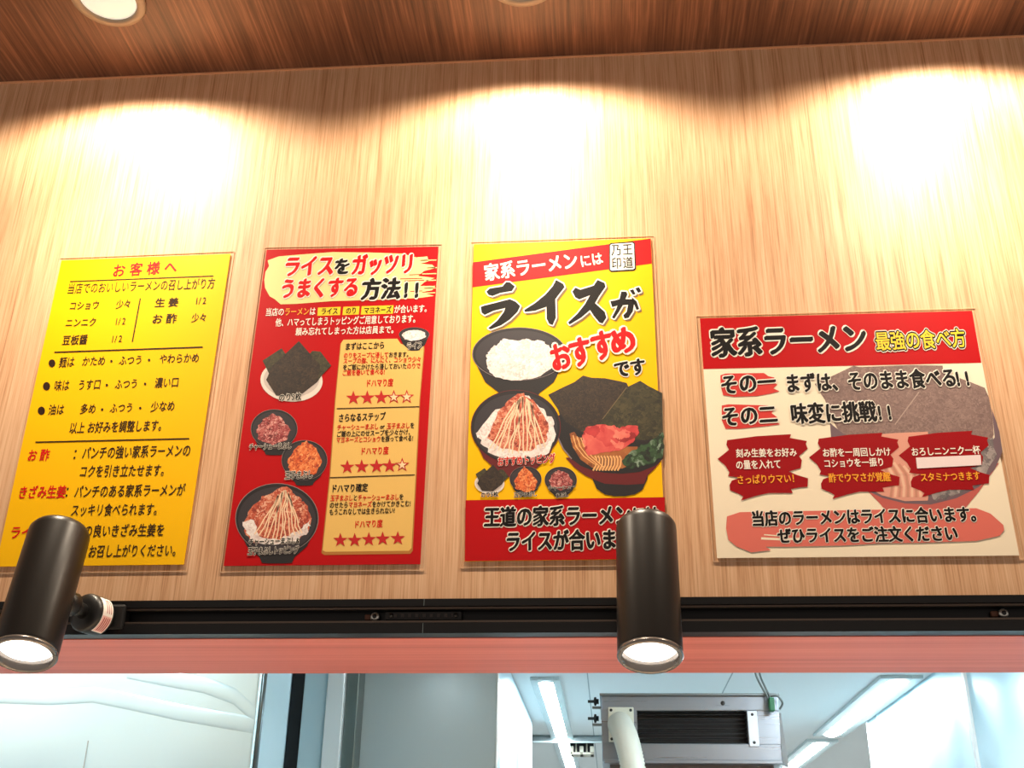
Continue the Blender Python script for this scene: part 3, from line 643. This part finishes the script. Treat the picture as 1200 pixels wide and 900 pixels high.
S2.poly(m, [(440, 92), (500, 62), (560, 34), (600, 4), (640, 14), (700, 16), (770, 30), (800, 38), (810, 60), (760, 300), (600, 320), (505, 220), (486, 160)], nori_dk, 2)
S2.poly(m, [(690, 205), (800, 58), (862, 28), (900, 52), (963, 84), (966, 320), (860, 330), (640, 300)], nori_pr, 2.4)
S2.line(m, [(690, 203), (800, 58)], 4, mat('print_nori_edge', (110, 92, 60), .5), 2.8)
S2.poly(m, [(640, 420), (900, 420), (895, 478), (872, 528), (838, 548), (790, 557), (742, 557), (700, 549), (662, 522), (640, 470)], bowl_black, 2.9)
S2.poly(m, [(520, 380), (968, 380), (930, 430), (895, 462), (880, 500), (800, 505), (700, 500), (648, 480), (610, 462), (560, 425)], bowl_red, 3.0)
S2.poly(m, [(484, 190), (478, 230), (484, 290), (508, 340), (545, 385), (590, 418), (640, 438), (700, 450), (780, 454), (860, 446), (930, 418), (967, 385), (967, 280), (900, 300), (640, 290), (520, 215), (500, 180)], bowl_black, 3.3)
S2.line(m, [(486, 192), (480, 230), (486, 290), (510, 340), (548, 386)], 5, rim_line, 3.6)
S2.poly(m, [(538, 270), (560, 262), (600, 320), (640, 330), (850, 330), (850, 400), (780, 430), (700, 440), (640, 425), (590, 390), (552, 330)], soup_pr, 3.6)
for i in range(9):
    x = 640+i*14; S2.line(m, [(x+14, 372), (x+22, 385), (x+20, 415), (x+6, 440)], 8, noodle_pr, 3.9+i*.02)
for i in range(6):
    o = i*9; S2.line(m, [(545+o, 275+o*.3), (560+o, 330), (595+o, 375), (650+o, 410+i*3)], 5, noodle_pr if i % 2 else noodle_dk, 3.85+i*.02)
heap(S2, m, [(778, 395), (830, 345), (880, 320), (930, 290), (966, 262), (967, 372), (900, 412), (850, 425), (800, 432)], green_pr, 4.0, 6)
heap(S2, m, [(596, 290), (612, 244), (680, 228), (740, 232), (762, 245), (800, 234), (852, 236), (858, 265), (830, 310), (762, 350), (690, 358), (640, 368), (622, 372), (606, 330)], meat_pr, 4.2, 4)
part(m, 'ramen_picture', p3, 'picture of ramen with seaweed sheets, roast pork and greens')
m = MB(); nori_plate(S2, m, .44, (-2, 185), 3.4); S2.text(m, 'のり5枚', (132, 563), (213, 558), 22, 7.2, ink_black, **lab); part(m, 'seaweed_picture', p3, 'small picture of seaweed on a plate')
m = MB(); bowl(S2, m, 337, 478, 73, 58, 560, 3.6); heap(S2, m, [(332, 420), (362, 448), (392, 490), (380, 528), (335, 540), (292, 524), (284, 490), (310, 446)], egg_pr, 5.2, 3); S2.text(m, '玉子まぶし', (284, 563), (391, 558), 22, 7.2, ink_black, **lab); part(m, 'egg_topping_picture', p3, 'small picture of orange egg topping')
m = MB(); bowl(S2, m, 498, 482, 74, 60, 562, 3.6); heap(S2, m, [(490, 438), (528, 452), (556, 490), (540, 522), (495, 532), (456, 515), (444, 485), (466, 450)], pork_pr, 5.2, 3); S2.text(m, 'チャーシュー', (440, 531), (568, 523), 19, 7.2, ink_black, **lab); S2.text(m, 'まぶし', (475, 566), (536, 560), 21, 7.2, ink_black, **lab); part(m, 'chopped_pork_picture', p3, 'small picture of chopped pork')
m = Lines(p3, 'slogan_line', 'black brush lettering with white outline'); kw = dict(nib=.036, bold=.022, out=[(ink_white, .045)])
S2.text(m, '王道の家系ラーメン', (145, 697), (820, 686), 88, 4, ink_black, **kw); S2.text(m, 'には', (826, 686), (950, 683), 80, 4, ink_black, **kw)
S2.text(m, 'ライスが合います', (243, 810), (832, 797), 90, 4, ink_black, **kw)

# ------------------------------------------------------------------ poster 4: how to eat
p4 = poster('wide cream laminated poster with red header, right of the middle lamp', 'poster', pap_cream,
            [(820, 374), (1138.5, 365), (1193.8, 651.5), (840.2, 654.5)], (.005, .005, .005, .004))
S = Sheet(Crop(800, 350, 3)); S2 = Sheet(Crop(800, 500, 3))
m = MB(); S.poly(m, [(60, 72), (1015.5, 45), (1048.5, 228), (72.5, 250)], pap_red, 1); part(m, 'header_band', p4, 'red header band')
m = Lines(p4, 'header_lettering'); kw = dict(nib=.036, bold=.024, out=[(ink_white, .035)])
S.text(m, '家系ラーメン', (100, 208), (655, 189), 98, 4, ink_black, **kw)
S.text(m, '最強の食べ方', (680, 185), (1000, 172), 62, 5, ink_yellow, bold=.02, out=[(ink_white, .11), (ink_black, .07)])
m = MB(); d_ = lambda x, y: (x, y+450)
S.poly(m, [(463, 302), (530, 272), (600, 238.5), (620, 243), (800, 236), (912, 238), (916, 262), (1000, 292), (1060, 316), (1075, 350), (1088, 420), (1092, 480), d_(1080, 60), d_(700, 60), d_(560, 40), (510, 400), (500, 360)], fade_nori, 1)
S.line(m, [(745, 445), (830, 330)], 4, mat('print_faded_edge', (176, 150, 140), .5), 1.3)
S2.poly(m, [(620, 200), (1110, 130), (1040, 230), (990, 290), (960, 350), (900, 372), (830, 374), (765, 358), (730, 320), (690, 270)], fade_red, 1.35)
S2.poly(m, [(517, -10), (522, 60), (560, 150), (620, 215), (700, 252), (780, 272), (870, 276), (960, 254), (1040, 214), (1096, 150), (1122, 90), (1112, 20), (1085, -60), (1095, 40), (1080, 60), (740, 70), (580, 40)], fade_bowl, 1.5)
S2.poly(m, [(560, 40), (740, 25), (860, 20), (880, 120), (860, 262), (780, 264), (700, 244), (630, 205), (580, 150)], fade_soup, 1.8)
for i in range(9): S2.line(m, [(690+i*17, 110+i*6), (720+i*16, 170), (735+i*14, 215), (730+i*15, 250)], 9, fade_noodle if i % 2 else mat('print_faded_noodle_dark', (206, 140, 116), .5), 2.1+i*.02)
heap(S2, m, [(860, 120), (1000, 60), (1090, 40), (1100, 110), (1040, 200), (960, 240), (890, 264), (860, 200)], fade_green, 2.0, 6)
part(m, 'ramen_picture', p4, 'faded picture of a ramen bowl behind the text')
m = MB()
S.poly(m, [(132, 272), (150, 266), (285, 264), (300, 275), (322, 280), (318, 295), (332, 305), (318, 318), (340, 328), (310, 336), (262, 345), (180, 348), (142, 342), (133, 310)], brush_red, 2); part(m, 'step_brush_mark', p4, 'bright red brush mark'); m = MB()
S.poly(m, [(137, 378), (160, 374), (300, 378), (322, 392), (312, 405), (332, 420), (318, 432), (342, 444), (300, 450), (200, 460), (150, 460), (137, 430)], brush_red, 2)
part(m, 'step_brush_mark', p4, 'bright red brush mark')
blob = [(122, 116), (162, 84), (153, 66), (156, 50), (260, 36), (380, 29), (376, 42), (436, 53), (432, 62), (438, 80), (408, 106), (418, 120), (414, 148), (372, 160), (400, 172), (440, 184), (438, 214), (412, 216), (380, 222), (386, 236), (300, 236), (256, 246), (204, 262), (212, 248), (200, 240), (166, 226), (164, 208), (172, 192), (200, 182), (158, 176), (164, 164), (150, 140)]
for dx, dy in ((0, 0), (321, -5), (636, -12)): m = MB(); S2.poly(m, [(x+dx, y+dy) for x, y in blob], dark_red, 3); part(m, 'tip_brush_mark', p4, 'dark red brush mark')
m = MB(); S2.poly(m, [(155, 318), (200, 303), (300, 301), (700, 294), (1030, 289), (1080, 308), (1125, 348), (1128, 366), (1112, 386), (1030, 404), (820, 411), (700, 412), (560, 420), (380, 424), (290, 424), (310, 436), (240, 444), (190, 424), (160, 400), (152, 360)], salmon, 3)
S2.line(m, [(275, 395), (340, 398), (430, 396)], 8, pap_cream, 3.4); S2.line(m, [(285, 382), (360, 388)], 4, pap_cream, 3.4); part(m, 'footer_brush_mark', p4, 'salmon brush mark')
kw = dict(nib=.030, bold=.020, out=[(ink_white, .045)])
m = Lines(p4, 'step_line'); S.text(m, 'その一', (135, 340), (332, 326), 66, 5, ink_black, **kw); S.text(m, 'その二', (138, 452), (336, 440), 66, 5, ink_black, **kw)
S.text(m, 'まずは、そのまま食べる', (362, 333), (968, 312), 64, 5, ink_black, **kw); S.text(m, '味変に挑戦', (382, 442), (684, 433), 68, 5, ink_black, **kw)
for x, y in ((965, 313), (998, 311), (690, 432), (724, 431)): S.text(m, '!', (x, y), (x+22, y-1), 58, 5, ink_black, **dict(kw, bold=.06))
m = Lines(p4, 'tip_line')
for s_, a, b, h in (('刻み生姜をお好み', (187, 111), (402, 107), 29), ('の量を入れて', (187, 153), (347, 149), 31), ('お酢を一周回しかけ', (491, 109), (732, 105), 29), ('コショウを一振り', (495, 147), (710, 141), 29), ('おろしニンニク一杯', (803, 106), (1047, 99), 29)): S2.text(m, s_, a, b, h, 5, ink_white, bold=.025)
for s_, a, b, h in (('さっぱりウマい！', (190, 205), (410, 199), 31), ('酢でウマさが覚醒', (513, 199), (732, 194), 31), ('スタミナつきます', (835, 196), (1047, 189), 29)): S2.text(m, s_, a, b, h, 5, ink_orange, bold=.025)
m = MB(); S2.poly(m, [(818, 112), (1045, 102), (1048, 138), (822, 150)], mat('tape_white', (246, 226, 226), .4), 6); part(m, 'cover_strip', p4, 'blank white strip covering one line')
m = Lines(p4, 'footer_line'); S2.text(m, '当店のラーメンはライスに合います。', (242, 352), (1062, 335), 52, 5, ink_black, **kw); S2.text(m, 'ぜひライスをご注文ください', (335, 412), (970, 403), 52, 5, ink_black, **kw)

# ------------------------------------------------------------------ kitchen beyond the opening
def ceiling_luminaire(x0, x1, y0, y1, label):
    cx, cy = (x0+x1)/2, (y0+y1)/2
    root = thing('fluorescent_light', label, 'ceiling light', (cx, cy, KZ), 'kitchen ceiling lights')
    m = MB(); e = .035; wv = (x1-x0)
    for a, b in (((x0, y0), (x0+wv*.26, y1)), ((x1-wv*.26, y0), (x1, y1)), ((x0+wv*.26, y0), (x1-wv*.26, y0+.05)), ((x0+wv*.26, y1-.05), (x1-wv*.26, y1))): m.box((a[0], a[1], KZ-.012), (b[0], b[1], KZ), light_frame, .002)
    part(m, 'frame', root)
    m = MB(); r = wv*.24; pr = [(math.cos(a)*r, math.sin(a)*r*.5) for a in [PI*i/10 for i in range(11)]]
    vs = [(cx+px, y, KZ-.004-pz) for y in (y0+.05, y1-.05) for px, pz in pr]; kk = len(pr)
    m.add(vs, [[i, i+1, i+1+kk, i+kk] for i in range(kk-1)], tube_glow, True); m.add(vs[:kk], [list(range(kk))], tube_glow); m.add(vs[kk:], [list(range(kk))], tube_glow)
    part(m, 'diffuser', root, 'glowing white cover')
    return root
la = at_z(621, 793, KZ); lb = at_z(656, 793, KZ); lc = at_z(650, 863, KZ); ld_ = at_z(650, 868, KZ)
LW = lb.x-la.x; LLen = lc.y-la.y
print('light', la, LW, LLen, 'rw', RWX, RWY)
ceiling_luminaire(la.x, lb.x, la.y, la.y+LLen, 'long kitchen ceiling light beside the steel pillar, nearest of that row')
ceiling_luminaire(la.x, lb.x, la.y+LLen+.12, la.y+2*LLen+.12, 'long kitchen ceiling light behind the grey ceiling rail')
ra = at_z(1050, 791, KZ); rx0 = at_z(1031, 791, KZ).x; rx1 = at_z(1082, 791, KZ).x
ceiling_luminaire(rx0, rx1, ra.y, at_z(985, 860, KZ).y, 'long kitchen ceiling light along the right wall, nearest of that row')
ry = at_z(975, 866, KZ).y
ceiling_luminaire(rx0, rx1, ry, ry+LLen, 'long kitchen ceiling light along the right wall, farther one')
ceiling_luminaire(-1.75, -1.55, 1.72, 2.2, 'unseen short kitchen ceiling light added to brighten the exhaust hood')  # out of view, added as fill light for the hood
ceiling_luminaire(-1.10, -0.96, 1.75, 2.12, 'unseen small kitchen ceiling light added between the opening and the exhaust hood')  # another added fill, hidden above the opening, for the hood front
ceiling_luminaire(-0.57, -0.49, 2.58, 2.86, 'unseen short kitchen ceiling light added to brighten the steel pillar')  # hidden fill added to lift the pillar and cabinet
ceiling_luminaire(0.65, 0.85, 1.75, 2.85, 'unseen long kitchen ceiling light added behind the serving opening on the right')  # hidden fill added to brighten the near part of the kitchen
# grey rail across the kitchen ceiling
ry_ = at_z(650, 861, KZ).y
rl = thing('ceiling_rail', 'grey metal rail running across the kitchen ceiling behind the first light', 'rail', (0, ry_+.03, KZ))
m = MB(); m.box((at_y(600, 860, ry_).x, ry_+.012, KZ-.03), (at_y(735, 860, ry_).x, ry_+.05, KZ-.0005), rail_grey, .004); part(m, 'rail_body', rl)
m = MB(); m.box((at_y(600, 860, ry_).x, ry_+.004, KZ-.034), (at_y(735, 860, ry_).x, ry_+.012, KZ-.026), light_frame, .002); part(m, 'lower_lip', rl)
# small cream vent under the rail
Y = ry_+.06; a = at_y(668, 864, Y); b = at_y(696, 884, Y)
vt = thing('louvered_vent', 'small cream vent with dark slots hanging below the ceiling rail', 'vent', (a.x, Y, b.z))
m = MB(); wv = b.x-a.x; hv = a.z-b.z
for f0, f1 in ((0, .14), (.40, .56), (.84, 1)): m.box((a.x+wv*f0, Y, b.z), (a.x+wv*f1, Y+.1, KZ-.04), vent_cream, .002)
m.box((a.x, Y, a.z-hv*.1), (b.x, Y+.1, a.z), vent_cream); m.box((a.x, Y, b.z), (b.x, Y+.1, b.z+hv*.12), vent_cream); part(m, 'frame', vt)
m = MB(); m.box((a.x+.001, Y+.04, b.z+.001), (b.x-.001, Y+.09, a.z-.001), gasket); part(m, 'dark_back', vt)
m = MB()
for f in (.25, .70): m.box((a.x+wv*f-.003, Y+.01, b.z+.002), (a.x+wv*f+.003, Y+.03, a.z-.002), mat('slat_grey', (150, 146, 128), .5)); 
part(m, 'slats', vt)

# stainless clad pillar: front 420-583, receding side to 617
PY0 = at_z(600, 790, KZ); PX1 = PY0.x; k_ = ray(583, 845); PYF = (PX1-EYE.x)/k_.x*k_.y
PYB = at_z(617, 845, KZ).y
print('pillar', PX1, PYF, PYB)
pil = thing('steel_pillar', 'brushed stainless clad pillar reaching the kitchen ceiling, left of the ceiling lights', 'pillar', (PX1-.4, PYF, 0.9))
xl = at_y(419, 845, PYF).x
m = MB(); m.box((xl, PYF, 0.9), (PX1-.002, PYF+.03, KZ-.001), steel_v, .003); part(m, 'front_panel', pil)
m = MB(); m.box((PX1-.03, PYF+.031, 0.9), (PX1, PYB, KZ-.001), steel_bright, .003); part(m, 'side_panel', pil, 'bright steel side panel')
m = MB(); m.box((PX1-.004, PYF-.003, 0.9), (PX1+.001, PYF+.02, KZ-.001), mat('corner_bead', (226, 232, 232), .3, .5), .001); part(m, 'corner_strip', pil)
# tall cabinet with black gasket
CY = 3.15; X = lambda p: at_y(p, 845, CY).x
cab = thing('steel_cabinet', 'tall pale steel cabinet with a black vertical gasket, between hood and pillar', 'cabinet', (X(360), CY, .9))
for nm, a, b, mt, dy in (('side_panel', 270, 336, pale_panel, 0), ('gasket', 336, 352, gasket, .012), ('door_panel', 352, 381, pale_panel, .004), ('door_frame', 381, 402, mat('frame_bright', (222, 232, 234), .25, .2), -.012), ('edge_strip', 402, 417, mat('edge_dark_steel', (112, 122, 118), .35, .8), .01)):
    m = MB(); m.box((X(a), CY+dy, .9), (X(b)-.0008, CY+.09, KZ-.002), mt, .003)
    part(m, nm, cab, {'gasket': 'black vertical gasket', 'edge_strip': 'darker steel edge'}.get(nm))
# big exhaust hood
HY = 2.25; X = lambda p: at_y(p, 845, HY).x
hood = thing('exhaust_hood', 'large bright stainless exhaust hood at the left of the serving opening', 'exhaust hood', (X(150), HY, 1.5))
m = MB(); m.box((-2.4, HY, 1.45), (X(301), HY+.225, KZ-.002), steel_bright, .008, 3); part(m, 'canopy', hood)
m = MB(); m.box((X(107), HY-.0012, 1.45), (X(107)+.002, HY+.002, at_y(107, 868, HY).z), seam_grey); part(m, 'panel_seam', hood)
m = MB(); m.tube([(X(303), HY+.01, 1.45), (X(303), HY+.01, KZ-.01)], .005, mat('hood_edge_dark', (96, 110, 114), .3, .8), 12); part(m, 'rolled_edge', hood, 'dark rolled edge')
for crv in ([(-60, 812), (0, 815), (60, 817), (110, 814), (150, 822), (210, 835), (298, 850)], [(150, 786), (190, 794), (240, 803), (275, 816), (299, 838)]):
    P_ = [at_y(a_, b_, HY) for a_, b_ in crv]; vs = []; fs = []                # shallow ridges shaped to stand in for soft reflections on the steel
    for i, p in enumerate(P_):
        for k in range(9): an = PI*k/8; vs.append((p.x, HY-.0016*math.sin(an)-.0002, p.z+.016*math.cos(an)))
    for i in range(len(P_)-1):
        for k in range(8): fs.append([i*9+k, i*9+k+1, i*9+k+10, i*9+k+9])
    m = MB(); m.add(vs, fs, steel_bright, True); part(m, 'reflection_ridge', hood)

# spot cooler with hose
AY = 3.1; A = lambda x, y, Y=AY: at_y(x, y, Y)
ac = thing('spot_cooler', 'boxy stainless air cooler with black grille and white hose in the kitchen', 'air cooler', (A(810, 850).x, AY, A(810, 893).z))
x0, x1 = A(705, 850).x, A(914, 850).x; z1, z0 = A(810, 815).z, A(810, 893).z
gx0, gx1 = A(747, 850).x, A(876, 850).x; gz1, gz0 = A(810, 833).z, A(810, 871).z
m = MB(); D = .42
m.box((x0, AY, gz1), (x1, AY+D, z1), steel, .003); m.box((x0, AY, z0), (x1, AY+D, gz0), steel, .003)
m.box((x0, AY+.0005, gz0-.001), (gx0, AY+D, gz1+.001), steel); m.box((gx1, AY+.0005, gz0-.001), (x1, AY+D, gz1+.001), steel); part(m, 'casing', ac)
m = MB(); m.box((x0-.004, AY-.012, z1-.002), (x1+.004, AY+D, z1+.004), mat('lid_grey', (120, 128, 130), .4, .7), .001); part(m, 'lid', ac)
m = MB(); m.box((gx0, AY+.05, gz0), (gx1, AY+.06, gz1), grille_black); gr_ = part(m, 'louver_grille', ac, 'black louvered grille')
for i in range(7):
    z = gz0+(gz1-gz0)*(i+.5)/7; m = MB(); m.box((gx0, AY+.024, z-.001), (gx1, AY+.04, z+.0005), mat('louver_black', (15, 15, 18), .45)); part(m, 'louver', gr_)
px0, px1, pz1, pz0 = A(713, 850).x, A(743, 850).x, A(728, 829).z, A(728, 870).z
m = MB(); m.box((px0, AY-.006, pz0), (px1, AY, pz1), plate_white, .002); hp = part(m, 'hose_plate', ac)
def dot(x, z, y=AY-.006, r=.004, mt=dark_plastic):
    mm = MB(); mm.lathe([(r, 0), (r*.8, .002), (0, .0025)], mt, (x, y, z), (0, -1, 0), 14); return mm
for x in (px0+.008, px1-.008):
    for z in (pz0+.008, pz1-.008): part(dot(x, z), 'screw', hp)
qx0, qx1 = A(876.5, 850).x, A(888, 850).x
m = MB(); m.box((qx0, AY-.004, A(0, 871.5).z), (qx1, AY, A(0, 832).z), mat('bracket_pale', (196, 204, 214), .3, .5), .001); sb_ = part(m, 'side_bracket', ac)
for z in (A(0, 836).z, A(0, 867).z): part(dot((qx0+qx1)/2, z, AY-.004), 'screw', sb_)
part(dot(A(847, 824).x, A(847, 824).z, AY, .006), 'screw', ac)
m = MB(); m.add([(x1, AY+.002, A(0, 835).z), (x1+.004, AY-.004, A(0, 833).z), (A(922, 893).x, AY-.03, A(0, 895).z), (x1-.002, AY-.004, z0), (x1, AY+.012, A(0, 835).z), (x1+.004, AY+.012, A(0, 833).z), (A(922, 893).x, AY+.012, A(0, 895).z), (x1-.002, AY+.012, z0)],
            [[3, 2, 1, 0], [4, 5, 6, 7], [0, 1, 5, 4], [1, 2, 6, 5], [2, 3, 7, 6], [3, 0, 4, 7]], mat('flange_white', (236, 244, 248), .3, .2)); part(m, 'side_flange', ac, 'white bent flange')
m = MB(); m.box((x0+.004, AY-.018, z0-.006), (x1-.004, AY+.02, z0+.004), steel, .002); part(m, 'lower_ledge', ac)
m = MB(); m.box((x0+.02, AY+.03, 0.0), (x1-.02, AY+D-.02, z0-.0005), mat('lower_body', (120, 104, 98), .5, .3), .003); part(m, 'lower_body', ac)
# corrugated hose
hc = A(727, 848, AY-.012); pts = []
ctrl = [Vector((hc.x-.002, AY-.004, hc.z)), Vector((hc.x+.002, AY-.035, hc.z-.012)), A(733, 864, AY-.08), A(739, 886, AY-.10), A(746, 925, AY-.11), A(750, 960, AY-.11)]
def cr(p0, p1, p2, p3, t): return .5*((2*p1)+(p2-p0)*t+(2*p0-5*p1+4*p2-p3)*t*t+(3*p1-p0-3*p2+p3)*t**3)
ext = [ctrl[0]]+ctrl+[ctrl[-1]]
for i in range(len(ctrl)-1):
    for j in range(16): pts.append(cr(*ext[i:i+4], j/16))
m = MB(); m.tube(pts, lambda i: .0315+(.0014 if i % 2 else -.0014), hose_white, 24); part(m, 'flexible_hose', ac, 'white corrugated hose')
for i, (px, py) in enumerate(((694, 822), (694, 842))):             # hanger bolts at the left side
    c = A(px, py, AY+.05); m = MB(); m.lathe([(0, 0), (.007, .0), (.007, .006), (.012, .007), (.012, .012), (.004, .014), (.004, .03)], mat('bolt_dark', (60, 66, 68), .4, .6), (c.x+.018, c.y, c.z), (-1, 0, 0), 12)
    m.box((c.x+.0, c.y-.006, c.z-.02), (c.x+.02+.02, c.y+.006, c.z-.014), rail_grey); part(m, 'hanger_bolt', ac)
# cable and green terminal at the right corner
cb = thing('power_cable', 'grey twin cable with a green terminal hanging at the corner of the air cooler', 'cable', A(905, 820, AY-.02))
m = MB()
for dx in (0, 5):
    c = [at_z(884+dx, 770, KZ)]; c = [A(883+dx, 760, AY-.01), A(885+dx, 788, AY-.015), A(893+dx*.8, 806, AY-.02), A(899+dx*.6, 816, AY-.02), A(901+dx, 828, AY-.02)]
    e2 = [c[0]]+c+[c[-1]]; m.tube([cr(*e2[i:i+4], j/6) for i in range(len(c)-1) for j in range(6)]+[c[-1]], .0028, cable_grey, 8)
c = [A(903, 816, AY-.02), A(911, 816, AY-.03), A(917, 824, AY-.02), A(913, 832, AY-.015)]; e2 = [c[0]]+c+[c[-1]]
m.tube([cr(*e2[i:i+4], j/6) for i in range(len(c)-1) for j in range(6)], .0028, cable_grey, 8); part(m, 'wire', cb)
a, b = A(900, 818, AY-.028), A(908, 834, AY-.028)
m = MB(); m.box((a.x, a.y-.012, b.z), (b.x, a.y+.012, a.z), green_pl, .003); part(m, 'terminal_block', cb, 'green terminal block')
